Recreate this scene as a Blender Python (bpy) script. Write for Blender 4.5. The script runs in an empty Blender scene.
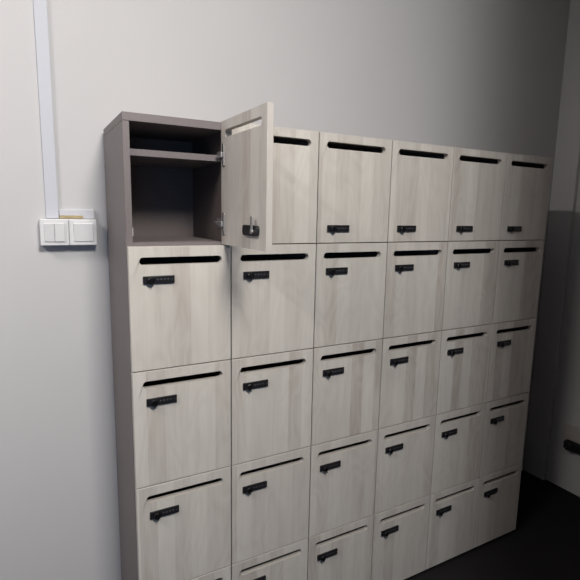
import bpy, bmesh, math
from mathutils import Vector, Matrix

C = bpy.context.scene
COL = C.collection

# ------------------------------------------------------------------ camera
F, YAW, PITCH, ROLL = 481.5527, 0.502225, 0.156059, 0.018431
T = 1.80                       # height of the locker tops
fw = Vector((math.sin(YAW) * math.cos(PITCH), math.cos(YAW) * math.cos(PITCH), -math.sin(PITCH)))
rt = fw.cross(Vector((0, 0, 1))).normalized()
up = rt.cross(fw)
r2 = rt * math.cos(ROLL) + up * math.sin(ROLL)
u2 = -rt * math.sin(ROLL) + up * math.cos(ROLL)
cam = bpy.data.cameras.new('camera')
cam.sensor_width = 36
cam.lens = F * 36 / 580
cam.shift_y = -0.5 / 580
cam.clip_start = 0.02
co = bpy.data.objects.new('camera', cam)
COL.objects.link(co)
M = Matrix(((r2.x, u2.x, -fw.x), (r2.y, u2.y, -fw.y), (r2.z, u2.z, -fw.z))).to_4x4()
M.translation = Vector((-0.239293, -1.35217, T - 0.260845))
co.matrix_world = M
C.camera = co

# ------------------------------------------------------------------ world and light
w = bpy.data.worlds.new('world')
C.world = w
w.use_nodes = True
w.node_tree.nodes['Background'].inputs[0].default_value = (0.55, 0.7, 1.0, 1)
w.node_tree.nodes['Background'].inputs[1].default_value = 0.05


def area(name, loc, target, sx, sy, power, col, spread=math.pi):
    l = bpy.data.lights.new(name, 'AREA')
    l.shape = 'RECTANGLE'
    l.size, l.size_y = sx, sy
    l.energy = power
    l.color = col
    l.spread = spread
    o = bpy.data.objects.new(name, l)
    o.location = loc
    o.rotation_euler = (Vector(target) - Vector(loc)).to_track_quat('-Z', 'Y').to_euler()
    COL.objects.link(o)
    return o


PANEL = (0.18, -1.80, 2.85)          # tilted square panel light in front of the lockers
TUBE = (-1.75, -0.85, 3.16)         # short tube light near the back wall
AIM = (-0.95, 0.0, 0.75)            # the panel is tilted towards the lockers
PDIR = (Vector(AIM) - Vector(PANEL)).normalized()
area('panel_lamp_light', Vector(PANEL) + PDIR * 0.05, AIM, 0.55, 0.42, 53, (1.0, 0.96, 0.92))
area('tube_lamp_light', (TUBE[0], TUBE[1], TUBE[2] - 0.055), (TUBE[0], TUBE[1], 0), 0.22, 0.75, 44, (1.0, 0.93, 0.90))
area('window_daylight', (-1.25, -3.72, 1.45), (-1.25, 0, 1.25), 1.2, 1.2, 13, (0.22, 0.52, 1.0))

C.view_settings.view_transform = 'Standard'
C.view_settings.look = 'None'
C.view_settings.gamma = 1
C.view_settings.use_curve_mapping = False
C.view_settings.exposure = 0.06


# ------------------------------------------------------------------ materials
def mat(name, col, rough=0.6, metal=0.0, spec=0.5, noise=None, bump=0.0, nscale=40):
    m = bpy.data.materials.new(name)
    m.use_nodes = True
    nt = m.node_tree
    b = nt.nodes['Principled BSDF']
    b.inputs['Base Color'].default_value = (*col, 1)
    b.inputs['Roughness'].default_value = rough
    b.inputs['Metallic'].default_value = metal
    b.inputs['Specular IOR Level'].default_value = spec
    tc = nt.nodes.new('ShaderNodeTexCoord')
    n = nt.nodes.new('ShaderNodeTexNoise')
    n.inputs['Scale'].default_value = nscale
    n.inputs['Detail'].default_value = 4
    nt.links.new(tc.outputs['Object'], n.inputs['Vector'])
    if noise:
        mx = nt.nodes.new('ShaderNodeMix')
        mx.data_type = 'RGBA'
        mx.inputs[6].default_value = (*col, 1)
        mx.inputs[7].default_value = (*noise, 1)
        nt.links.new(n.outputs[0], mx.inputs[0])
        nt.links.new(mx.outputs[2], b.inputs['Base Color'])
    if bump:
        bp = nt.nodes.new('ShaderNodeBump')
        bp.inputs['Strength'].default_value = bump
        bp.inputs['Distance'].default_value = 0.001
        nt.links.new(n.outputs[0], bp.inputs['Height'])
        nt.links.new(bp.outputs[0], b.inputs['Normal'])
    return m


def wood_mat():
    """Pale ash laminate: upright boards of slightly different tone, fine grain, soft cathedral figure."""
    m = bpy.data.materials.new('pale_ash_laminate')
    m.use_nodes = True
    nt = m.node_tree
    N, L = nt.nodes, nt.links
    b = N['Principled BSDF']
    b.inputs['Roughness'].default_value = 0.5
    b.inputs['Specular IOR Level'].default_value = 0.35
    tc = N.new('ShaderNodeTexCoord')
    oi = N.new('ShaderNodeObjectInfo')
    sep = N.new('ShaderNodeSeparateXYZ')
    L.new(tc.outputs['Object'], sep.inputs[0])
    sl = N.new('ShaderNodeSeparateXYZ')
    L.new(oi.outputs['Location'], sl.inputs[0])

    def math_(op, a, bb=None):
        n = N.new('ShaderNodeMath')
        n.operation = op
        for i, v in enumerate((a, bb)):
            if v is None:
                continue
            if isinstance(v, (int, float)):
                n.inputs[i].default_value = v
            else:
                L.new(v, n.inputs[i])
        return n.outputs[0]
    seed = math_('ADD', math_('MULTIPLY', sl.outputs[0], 7.31), math_('MULTIPLY', sl.outputs[2], 3.17))
    # board index: boards 55 mm wide
    bx = math_('DIVIDE', sep.outputs[0], 0.052)
    bx = math_('ADD', bx, math_('MULTIPLY', seed, 0.37))
    # soft board tone
    cx = N.new('ShaderNodeCombineXYZ')
    L.new(math_('FLOOR', bx), cx.inputs[0])
    L.new(math_('MULTIPLY', math_('FLOOR', math_('MULTIPLY', sl.outputs[2], 2.8)), 5.7), cx.inputs[1])
    wn = N.new('ShaderNodeTexWhiteNoise')
    L.new(cx.outputs[0], wn.inputs['Vector'])
    # wide soft streaks
    c1 = N.new('ShaderNodeCombineXYZ')
    L.new(math_('MULTIPLY', sep.outputs[0], 22), c1.inputs[0])
    L.new(math_('MULTIPLY', sep.outputs[2], 1.6), c1.inputs[1])
    L.new(seed, c1.inputs[2])
    n1 = N.new('ShaderNodeTexNoise')
    n1.inputs['Scale'].default_value = 1.0
    n1.inputs['Detail'].default_value = 3
    L.new(c1.outputs[0], n1.inputs['Vector'])
    # fine grain
    c2 = N.new('ShaderNodeCombineXYZ')
    L.new(math_('MULTIPLY', sep.outputs[0], 260), c2.inputs[0])
    L.new(math_('MULTIPLY', sep.outputs[2], 9), c2.inputs[1])
    L.new(seed, c2.inputs[2])
    n2 = N.new('ShaderNodeTexNoise')
    n2.inputs['Scale'].default_value = 1.0
    n2.inputs['Detail'].default_value = 4
    L.new(c2.outputs[0], n2.inputs['Vector'])
    # cathedral figure
    c3 = N.new('ShaderNodeCombineXYZ')
    L.new(math_('MULTIPLY', sep.outputs[0], 14), c3.inputs[0])
    L.new(math_('MULTIPLY', sep.outputs[2], 4.0), c3.inputs[1])
    L.new(seed, c3.inputs[2])
    n3 = N.new('ShaderNodeTexNoise')
    n3.inputs['Scale'].default_value = 0.8
    n3.inputs['Detail'].default_value = 1
    n3.inputs['Distortion'].default_value = 0.6
    L.new(c3.outputs[0], n3.inputs['Vector'])
    rings = math_('PINGPONG', math_('MULTIPLY', n3.outputs[0], 14), 1.0)
    v = math_('ADD', math_('MULTIPLY', wn.outputs['Value'], 0.42), math_('MULTIPLY', n1.outputs[0], 0.62))
    v = math_('ADD', v, math_('MULTIPLY', math_('SUBTRACT', n2.outputs[0], 0.5), 0.30))
    v = math_('ADD', v, math_('MULTIPLY', math_('SUBTRACT', rings, 0.5), 0.13))
    cr = N.new('ShaderNodeValToRGB')
    e = cr.color_ramp.elements
    e[0].position = 0.15
    e[0].color = (0.430, 0.380, 0.335, 1)
    e[1].position = 0.85
    e[1].color = (0.64, 0.612, 0.555, 1)
    k = cr.color_ramp.elements.new(0.45)
    k.color = (0.545, 0.512, 0.462, 1)
    L.new(v, cr.inputs[0])
    L.new(cr.outputs[0], b.inputs['Base Color'])
    return m


WOOD = wood_mat()
EDGE = mat('pale_edge_band', (0.50, 0.47, 0.43), 0.5, noise=(0.46, 0.43, 0.39), nscale=60)
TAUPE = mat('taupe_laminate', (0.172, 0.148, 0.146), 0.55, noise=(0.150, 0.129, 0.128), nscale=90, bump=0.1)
INNER = mat('shade_darkened_laminate', (0.105, 0.084, 0.080), 0.6, noise=(0.09, 0.072, 0.069), nscale=90)  # laminate darkened so the colour carries the shade inside the compartments
SHELF = mat('taupe_shelf', (0.16, 0.138, 0.138), 0.5, noise=(0.13, 0.11, 0.112), nscale=90)
BLACK = mat('black_lock_plastic', (0.012, 0.012, 0.014), 0.35)
BLACK2 = mat('black_lock_knob', (0.006, 0.006, 0.007), 0.25)
MARKS = mat('pale_dial_marks', (0.13, 0.13, 0.14), 0.5)
STEEL = mat('brushed_steel', (0.36, 0.35, 0.34), 0.45, metal=0.7)
DARKSTEEL = mat('dark_steel', (0.12, 0.11, 0.11), 0.35, metal=0.8)
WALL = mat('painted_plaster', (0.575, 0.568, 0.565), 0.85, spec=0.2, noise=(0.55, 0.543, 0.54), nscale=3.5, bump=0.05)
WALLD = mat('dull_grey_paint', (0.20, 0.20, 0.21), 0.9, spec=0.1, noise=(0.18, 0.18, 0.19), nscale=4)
WHITE = mat('white_plastic', (0.67, 0.67, 0.67), 0.4)
TRUNK = mat('white_trunking_plastic', (0.545, 0.56, 0.60), 0.6, spec=0.2)
TAPE = mat('masking_tape', (0.70, 0.60, 0.36), 0.8, noise=(0.62, 0.5, 0.28), nscale=60)
LABELP = mat('clear_film', (0.57, 0.57, 0.60), 0.4)
FLOOR = mat('black_carpet', (0.012, 0.011, 0.012), 0.95, spec=0.1, noise=(0.02, 0.019, 0.02), nscale=300, bump=0.6)
CEIL = mat('ceiling_paint', (0.72, 0.71, 0.70), 0.9, spec=0.1, noise=(0.69, 0.68, 0.67), nscale=6)
BEIGE = mat('beige_trunking_plastic', (0.50, 0.46, 0.42), 0.5)
BLACKR = mat('black_rubber', (0.008, 0.008, 0.009), 0.6)
FRAMEM = mat('window_frame_white', (0.7, 0.7, 0.7), 0.4)


def glow(name, col, s):
    m = bpy.data.materials.new(name)
    m.use_nodes = True
    b = m.node_tree.nodes['Principled BSDF']
    b.inputs['Base Color'].default_value = (0.8, 0.8, 0.8, 1)
    b.inputs['Emission Color'].default_value = (*col, 1)
    b.inputs['Emission Strength'].default_value = s
    return m


def glassmat():
    m = bpy.data.materials.new('window_glass')
    m.use_nodes = True
    nt = m.node_tree
    nt.nodes.remove(nt.nodes['Principled BSDF'])
    t = nt.nodes.new('ShaderNodeBsdfTransparent')
    g = nt.nodes.new('ShaderNodeBsdfGlossy')
    g.inputs['Roughness'].default_value = 0.02
    mx = nt.nodes.new('ShaderNodeMixShader')
    mx.inputs[0].default_value = 0.06
    nt.links.new(t.outputs[0], mx.inputs[1])
    nt.links.new(g.outputs[0], mx.inputs[2])
    nt.links.new(mx.outputs[0], nt.nodes['Material Output'].inputs[0])
    return m


# ------------------------------------------------------------------ mesh helpers
def box(bm, x0, x1, y0, y1, z0, z1, bev=0.0, mi=0, seg=2):
    vs = [bm.verts.new(p) for p in ((x0, y0, z0), (x1, y0, z0), (x1, y1, z0), (x0, y1, z0),
                                    (x0, y0, z1), (x1, y0, z1), (x1, y1, z1), (x0, y1, z1))]
    fs = [bm.faces.new([vs[i] for i in f]) for f in
          ((0, 3, 2, 1), (4, 5, 6, 7), (0, 1, 5, 4), (1, 2, 6, 5), (2, 3, 7, 6), (3, 0, 4, 7))]
    for f in fs:
        f.material_index = mi
    if bev:
        es = list({e for f in fs for e in f.edges})
        r = bmesh.ops.bevel(bm, geom=es, offset=bev, segments=seg, profile=0.5, affect='EDGES')
        for f in r['faces']:
            f.material_index = mi


def cyl(bm, c, axis, r, h, n=24, mi=0, bev=0.0, r2=None):
    """cylinder from c along axis (unit vector) by h"""
    r2_ = r if r2 is None else r2
    a = Vector(axis).normalized()
    u = a.orthogonal().normalized()
    v = a.cross(u)
    c = Vector(c)
    rings = [(0, r - bev), (bev, r), (h - bev, r2_), (h, r2_ - bev)] if bev else [(0, r), (h, r2_)]
    loops = []
    for d, rr in rings:
        loops.append([bm.verts.new(c + a * d + u * rr * math.cos(2 * math.pi * i / n) + v * rr * math.sin(2 * math.pi * i / n)) for i in range(n)])
    for A, B in zip(loops, loops[1:]):
        for i in range(n):
            f = bm.faces.new((A[i], A[(i + 1) % n], B[(i + 1) % n], B[i]))
            f.material_index = mi
            f.smooth = True
    f = bm.faces.new(list(reversed(loops[0])))
    f.material_index = mi
    f = bm.faces.new(loops[-1])
    f.material_index = mi


def obj(name, bm, mats, parent=None, loc=(0, 0, 0)):
    bmesh.ops.recalc_face_normals(bm, faces=bm.faces)
    me = bpy.data.meshes.new(name)
    bm.to_mesh(me)
    bm.free()
    for m in (mats if isinstance(mats, (list, tuple)) else [mats]):
        me.materials.append(m)
    o = bpy.data.objects.new(name, me)
    o.location = loc
    COL.objects.link(o)
    o.parent = parent
    return o


def thing(name, label, cat, loc, group=None):
    o = bpy.data.objects.new(name, None)
    o.empty_display_size = 0.05
    o.location = loc
    o['label'] = label
    o['category'] = cat
    if group:
        o['group'] = group
    COL.objects.link(o)
    return o


def struct(name, bm, m):
    o = obj(name, bm, m)
    o['kind'] = 'structure'
    return o


# ------------------------------------------------------------------ room shell
XL, XR, YB, YF, ZC = -2.4, 2.402, 0.375, -3.6, 3.3
t_ = 0.1
bm = bmesh.new(); box(bm, XL - t_, XR + t_, YF - t_, YB + t_, -0.1, 0); struct('floor', bm, FLOOR)
bm = bmesh.new(); box(bm, XL - t_, XR + t_, YF - t_, YB + t_, ZC, ZC + 0.1); struct('ceiling', bm, CEIL)
bm = bmesh.new(); box(bm, XL - t_, XR + t_, YB, YB + t_, 0, ZC); struct('wall_back', bm, WALL)
bm = bmesh.new(); box(bm, XR, XR + t_, YF, YB, 0, ZC); struct('wall_right', bm, WALL)
# room side walls in a dull dark paint; the front wall has a window opening
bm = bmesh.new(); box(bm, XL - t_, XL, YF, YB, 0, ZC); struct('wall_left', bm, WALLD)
WX0, WX1, WZ0, WZ1 = -1.9, -0.6, 0.8, 2.1
bm = bmesh.new()
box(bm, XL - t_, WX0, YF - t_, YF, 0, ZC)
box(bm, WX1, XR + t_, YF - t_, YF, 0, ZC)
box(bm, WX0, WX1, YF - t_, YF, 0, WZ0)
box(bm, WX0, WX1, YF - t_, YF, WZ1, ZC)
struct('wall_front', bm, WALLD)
# unseen wall with a ledge, added to shade the right end of the lockers
bm = bmesh.new(); box(bm, 0.75, XR, -1.15, -1.0, 0, ZC); box(bm, 0.94, XR, -0.999, -0.82, 0, 2.0); struct('wall_light_blocker', bm, TAUPE)
bm = bmesh.new()
y0_, y1_ = YF - 0.07, YF - 0.02
for a, b, c, d in ((WX0, WX1, WZ0, WZ0 + 0.05), (WX0, WX1, WZ1 - 0.05, WZ1), (WX0, WX0 + 0.05, WZ0 + 0.05, WZ1 - 0.05), (WX1 - 0.05, WX1, WZ0 + 0.05, WZ1 - 0.05),
                   (-1.275, -1.225, WZ0 + 0.05, WZ1 - 0.05)):
    box(bm, a, b, y0_, y1_, c, d, 0.004)
wf = struct('window_1', bm, FRAMEM)
bm = bmesh.new()
box(bm, WX0 + 0.051, -1.276, YF - 0.048, YF - 0.042, WZ0 + 0.051, WZ1 - 0.051)
box(bm, -1.224, WX1 - 0.051, YF - 0.048, YF - 0.042, WZ0 + 0.051, WZ1 - 0.051)
obj('pane', bm, glassmat(), wf)
# boxed-in pipe casing in the right back corner
bm = bmesh.new(); box(bm, 2.377, XR, 0.240, YB, 0, ZC, 0.002); struct('trim_1', bm, WALL)


# ------------------------------------------------------------------ lockers
W, H = 0.300, 0.356
DT = 0.018          # board thickness
PT = 0.016          # half thickness of the doubled middle partition
TT = 0.022          # top panel thickness
G = 0.0017          # half gap between doors


def stadium(cx, cz, halfw, r, n=10):
    """returns right cap, left cap point lists (counter-clockwise seen from the front)"""
    R = [(cx + halfw - r + r * math.cos(-math.pi / 2 + math.pi * i / n), cz + r * math.sin(-math.pi / 2 + math.pi * i / n)) for i in range(n + 1)]
    Lp = [(cx - halfw + r - r * math.cos(-math.pi / 2 + math.pi * i / n), cz - r * math.sin(-math.pi / 2 + math.pi * i / n)) for i in range(n + 1)]
    return R + Lp


def door_bm(w_, h_, top):
    """door with a rounded letter slot; local x 0..w_, y 0 (front)..DT, z -h_..0"""
    n = 10
    bm = bmesh.new()
    inner = stadium(w_ / 2, -top, 0.1200, 0.0106, n)
    outer = [(w_, -h_ + h_ * i / n) for i in range(n + 1)] + [(0, 0 - h_ * i / n) for i in range(n + 1)]
    ch = 0.0012
    insl = [(min(max(x, ch), w_ - ch), min(max(z, -h_ + ch), -ch)) for x, z in outer]

    def ring(pts, y):
        return [bm.verts.new((x, y, z)) for x, z in pts]
    rings = [ring(inner, DT), ring(outer, DT), ring(outer, ch), ring(insl, 0), ring(inner, 0), ring(inner, DT)]
    rings[-1] = rings[0]
    k = len(inner)
    for ri, (A, B) in enumerate(zip(rings, rings[1:])):
        for i in range(k):
            q = [A[i], A[(i + 1) % k], B[(i + 1) % k], B[i]]
            f = bm.faces.new(q)
            f.material_index = 0 if ri in (0, 3) else 1
    return bm


def lock_parts(door, zc, xs=0.038, with_inner=False):
    """combination lock: plate 88 x 22 mm, round knob on the left, four number wheels"""
    bm = bmesh.new()
    box(bm, xs, xs + 0.088, -0.006, -0.0003, zc - 0.0112, zc + 0.0112, 0.0015)
    p = obj('lock_plate', bm, BLACK, door)
    bm = bmesh.new()
    cyl(bm, (xs + 0.021, -0.0061, zc - 0.002), (0, -1, 0), 0.0105, 0.008, 28, 0, 0.0012)
    box(bm, xs + 0.0195, xs + 0.0225, -0.0185, -0.0135, zc - 0.0130, zc + 0.007, 0.0008)
    k = obj('lock_knob', bm, BLACK2, door)
    bm = bmesh.new()
    for i in range(4):
        x = xs + 0.0385 + i * 0.0098
        box(bm, x, x + 0.0030, -0.0068, -0.0061, zc - 0.0008, zc + 0.0028, 0.0002, seg=1)
    box(bm, xs + 0.080, xs + 0.082, -0.0068, -0.0061, zc - 0.001, zc + 0.001)
    wv = obj('number_wheels', bm, MARKS, door)
    return [p, k, wv]


def copy_tree(o, parent=None):
    c = o.copy()
    COL.objects.link(c)
    c.parent = parent
    for ch in o.children:
        copy_tree(ch, c)
    return c


def carcass(root):
    """root at floor, left front corner of the door plane"""
    y0, y1 = DT + 0.002, 0.355
    zb, zt = 0.02, T - 0.003
    W2 = 2 * W
    e = 0.0010
    bm = bmesh.new(); box(bm, e, e + DT, y0, y1, zb, zt - TT - 0.0005, 0.0008, seg=1); obj('side_panel', bm, TAUPE, root)
    bm = bmesh.new(); box(bm, W2 - e - DT, W2 - e, y0, y1, zb, zt - TT - 0.0005, 0.0008, seg=1); obj('side_panel', bm, TAUPE, root)
    bm = bmesh.new(); box(bm, e, W2 - e, y0, y1, zt - TT, zt, 0.0008, seg=1); obj('top_panel', bm, TAUPE, root)
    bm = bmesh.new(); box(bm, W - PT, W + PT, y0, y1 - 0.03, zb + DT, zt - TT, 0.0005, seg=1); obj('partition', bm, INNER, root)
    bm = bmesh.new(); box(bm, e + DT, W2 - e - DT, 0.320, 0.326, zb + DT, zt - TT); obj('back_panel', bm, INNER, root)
    bm = bmesh.new(); box(bm, e + 0.01, W2 - e - 0.01, 0.05, y1, 0.0, 0.0195); obj('plinth', bm, TAUPE, root)
    for r in range(5):
        for c in range(2):
            xa = e + DT if c == 0 else W + PT
            xb = W - PT if c == 0 else W2 - e - DT
            z = T - (r + 1) * H
            z = max(z - 0.009, zb)
            bm = bmesh.new(); box(bm, xa, xb, y0, 0.320, z, z + DT, 0.0006, seg=1); obj('bottom_shelf', bm, TAUPE, root)
            zs = T - r * H - 0.113
            bm = bmesh.new(); box(bm, xa, xb, y0 + 0.012, 0.320, zs, zs + 0.018, 0.0006, seg=1); obj('letter_shelf', bm, SHELF, root)


proto_top = None
proto_low = None


def make_door(kind):
    w_ = W - 2 * G
    h_ = (H - 0.0015 - G + 0.0004) if kind == 'top' else (H - 2 * G + 0.0008)
    d = obj('door', door_bm(w_, h_, 0.0372 if kind == 'top' else 0.0405), [WOOD, EDGE])
    lock_parts(d, -0.3052 if kind == 'top' else -0.0925, 0.038 - G)
    return d


def put(d, root, r, c):
    d.parent = root
    d.location = (c * W + G, 0, (T - 0.0015) if r == 0 else (T - r * H - G + 0.0004))


LABELS = [
    ('left hand pale wood locker cabinet with dark taupe side, top left door standing open', 0),
    ('middle pale wood locker cabinet standing between the other two, all its doors shut', 1),
    ('right hand pale wood locker cabinet next to the dark corner of the room', 2),
]
for lab, i in LABELS:
    root = thing('locker_cabinet', lab, 'locker', (i * 2 * W, 0, 0), 'pale wood lockers against the back wall')
    carcass(root)
    for r in range(5):
        for c in range(2):
            if i == 0 and r == 0 and c == 0:
                continue
            if r == 0:
                if proto_top is None:
                    proto_top = make_door('top'); d = proto_top
                else:
                    d = copy_tree(proto_top)
            else:
                if proto_low is None:
                    proto_low = make_door('low'); d = proto_low
                else:
                    d = copy_tree(proto_low)
            put(d, root, r, c)
    if i == 0:
        # the open door, hinged on its right edge, swung wide towards the room
        w_ = W - 2 * G
        h_ = H - 0.0015 - G + 0.0004
        bm = door_bm(w_, h_, 0.0372)
        bmesh.ops.translate(bm, verts=bm.verts, vec=(-w_, 0, 0))
        od = obj('door', bm, [WOOD, EDGE], root)
        od['label'] = 'open locker door seen from inside'
        od.location = (0.2938, 0.0175, T - 0.0015)
        od.rotation_euler = (0, 0, math.radians(90.8))
        lock_parts(od, -0.3052, 0.038 - w_)
        # inner lock housing (door local: inside face at y = DT)
        bm = bmesh.new()
        xa = 0.0365 - w_
        zc = -0.3042
        box(bm, xa, xa + 0.088, DT + 0.0003, DT + 0.009, zc - 0.0135, zc + 0.0135, 0.0)
        es = [e for e in bm.edges if abs(e.verts[0].co.y - e.verts[1].co.y) > 0.005]
        bmesh.ops.bevel(bm, geom=es, offset=0.010, segments=6, profile=0.5, affect='EDGES')
        obj('lock_housing', bm, BLACK, od)
        bm = bmesh.new()
        xl = xa + 0.021
        cyl(bm, (xl, DT + 0.0091, zc - 0.002), (0, 1, 0), 0.0062, 0.007, 20, 0, 0.001)
        box(bm, xl - 0.0055, xl + 0.0055, DT + 0.0115, DT + 0.0145, zc - 0.002, zc + 0.037, 0.001)
        obj('lock_cam', bm, STEEL, od)['label'] = 'steel lock cam pointing up'
        for zh in (-0.096, -0.293):
            bm = bmesh.new()
            box(bm, -0.0215, -0.0140, DT + 0.0003, DT + 0.0035, zh - 0.033, zh + 0.033, 0.001, 1)
            box(bm, -0.0310, -0.0218, DT + 0.0003, DT + 0.0055, zh - 0.031, zh + 0.031, 0.0015, 0)
            box(bm, -0.0270, -0.0010, DT + 0.0056, DT + 0.0120, zh - 0.008, zh + 0.008, 0.002, 0)
            for q in (-1, 1):
                cyl(bm, (-0.0265, DT + 0.0056, zh + q * 0.023), (0, 1, 0), 0.0032, 0.0010, 14, 1)
            hg = obj('hinge', bm, [STEEL, DARKSTEEL], od)
            hg['label'] = 'steel concealed hinge'
            # hinge arm fixed on the partition inside the compartment
            bm = bmesh.new()
            z = T + zh
            xr = W - PT - 0.0005
            box(bm, xr - 0.003, xr, 0.034, 0.070, z - 0.014, z + 0.014, 0.0008, 0)
            box(bm, xr - 0.012, xr - 0.0032, 0.0215, 0.070, z - 0.0055, z + 0.0055, 0.002, 0)
            cyl(bm, (xr - 0.0121, 0.055, z), (-1, 0, 0), 0.0035, 0.001, 14, 1)
            obj('hinge_arm', bm, [STEEL, DARKSTEEL], root)
        # white strike plate on the left side inside
        bm = bmesh.new()
        box(bm, 0.0193, 0.0212, 0.024, 0.030, T - 0.330, T - 0.307, 0.0006)
        obj('strike_plate', bm, WHITE, root)['label'] = 'small white strike plate'

# ------------------------------------------------------------------ wall switch, trunking, tape
s = thing('wall_switch', 'white surface mounted double light switch on the wall left of the lockers', 'switch', (-0.1165, YB, T - 0.3325))
bm = bmesh.new(); box(bm, -0.083, 0.083, -0.030, -0.0005, -0.042, 0.042, 0.004, seg=3); obj('back_box', bm, WHITE, s)
for x0 in (-0.0825, 0.0005):
    bm = bmesh.new(); box(bm, x0, x0 + 0.082, -0.037, -0.0302, -0.0415, 0.0415, 0.003, seg=3); obj('frame', bm, WHITE, s)
for x0, x1, tilt in ((-0.071, -0.0425, 0.004), (-0.0415, -0.013, 0.0015), (0.013, 0.071, 0.004)):
    bm = bmesh.new()
    box(bm, x0, x1, -0.0425, -0.0372, -0.029, 0.029, 0.0015)
    for v in bm.verts:
        if v.co.y < -0.039:
            v.co.y -= tilt * (v.co.z / 0.029 * 0.5 - 0.1)
    obj('rocker', bm, WHITE, s)
s = thing('cable_trunking', 'white vertical cable trunking running up the wall above the switch', 'trunking', (-0.1605, YB, T - 0.289))
ztop = ZC - (T - 0.289)
bm = bmesh.new(); box(bm, -0.0175, 0.0175, -0.006, -0.0005, 0.0, ztop - 0.001, 0.001); obj('base', bm, TRUNK, s)
bm = bmesh.new(); box(bm, -0.0182, 0.0182, -0.0090, -0.0062, 0.0, ztop - 0.001, 0.0012); obj('cover', bm, TRUNK, s)
bm = bmesh.new(); box(bm, 0.0, 0.104, -0.012, -0.0005, 0.0, 0.030, 0.002)
s = obj('cable_cover', bm, LABELP, None, (-0.1405, YB, T - 0.2895))
s['label'] = 'short pale plastic cover on top of the white light switch'
s['category'] = 'trunking'
bm = bmesh.new()
import random
random.seed(3)
nx = 16
top, bot = [], []
rows = []
for j, zz in enumerate((0.0, 0.0045, 0.009)):
    rows.append([bm.verts.new((0.070 * i / nx, -0.0005 - 0.0005 * math.sin(i * 1.3 + j), zz + (0.0006 * random.random() if j != 1 else 0))) for i in range(nx + 1)])
for A, B in zip(rows, rows[1:]):
    for i in range(nx):
        bm.faces.new((A[i], A[i + 1], B[i + 1], B[i]))
r = bmesh.ops.solidify(bm, geom=list(bm.faces), thickness=0.0006)
s = obj('tape_strip', bm, TAPE, None, (-0.1405, YB - 0.0130, T - 0.2888))
s['label'] = 'strip of yellowed tape stuck just above the white light switch'
s['category'] = 'tape'

# ------------------------------------------------------------------ low trunking and plug strip on the right wall
s = thing('wall_trunking', 'pale horizontal cable trunking low on the right wall', 'trunking', (XR, 0.160, 0.31))
bm = bmesh.new(); box(bm, -0.022, -0.0005, -0.70, 0.0, 0.0, 0.080, 0.002); obj('base', bm, BEIGE, s)
bm = bmesh.new(); box(bm, -0.026, -0.0222, -0.70, 0.0, 0.010, 0.082, 0.0015); obj('cover', bm, BEIGE, s)
s = thing('power_strip', 'black power strip fixed under the pale trunking on the right wall', 'power strip', (XR, 0.138, 0.250))
bm = bmesh.new(); box(bm, -0.045, -0.0005, -0.36, 0.0, 0.012, 0.056, 0.005, seg=3); obj('body', bm, BLACKR, s)
for k in range(4):
    y = -0.04 - 0.085 * k
    bm = bmesh.new()
    box(bm, -0.066, -0.0455, y - 0.018, y + 0.018, 0.016, 0.052, 0.005, seg=3)
    obj('plug', bm, BLACKR, s)

# ------------------------------------------------------------------ ceiling lamps (above the frame)
GLOW = glow('lamp_diffuser', (1, 0.95, 0.9), 2.0)
s = thing('ceiling_light', 'short white tube light hanging near the back wall, left of the lockers', 'lamp', TUBE)
bm = bmesh.new(); box(bm, -0.13, 0.13, -0.42, 0.42, -0.04, 0.0, 0.006); obj('housing', bm, WHITE, s)
bm = bmesh.new(); box(bm, -0.11, 0.11, -0.39, 0.39, -0.048, -0.0405, 0.002); obj('diffuser', bm, GLOW, s)
for y in (-0.3, 0.3):
    bm = bmesh.new(); cyl(bm, (0, y, 0.0005), (0, 0, 1), 0.006, ZC - TUBE[2] - 0.001, 12); obj('hanger', bm, STEEL, s)
s = thing('ceiling_light', 'tilted square white panel light hanging in front of the lockers', 'lamp', PANEL)
s.rotation_euler = PDIR.to_track_quat('-Z', 'Y').to_euler()
bm = bmesh.new(); box(bm, -0.30, 0.30, -0.25, 0.25, -0.03, 0.03, 0.006); obj('housing', bm, WHITE, s)
bm = bmesh.new(); box(bm, -0.27, 0.27, -0.22, 0.22, -0.038, -0.0305, 0.002); obj('diffuser', bm, GLOW, s)
bm = bmesh.new()
RI = s.rotation_euler.to_matrix().inverted()
for q in (-0.2, 0.2):
    a = RI @ Vector((q, 0, 0.0))
    cyl(bm, (a.x, a.y, 0.0305), RI @ Vector((0, 0, 1)), 0.008, 0.40, 12)
obj('hanger', bm, STEEL, s)
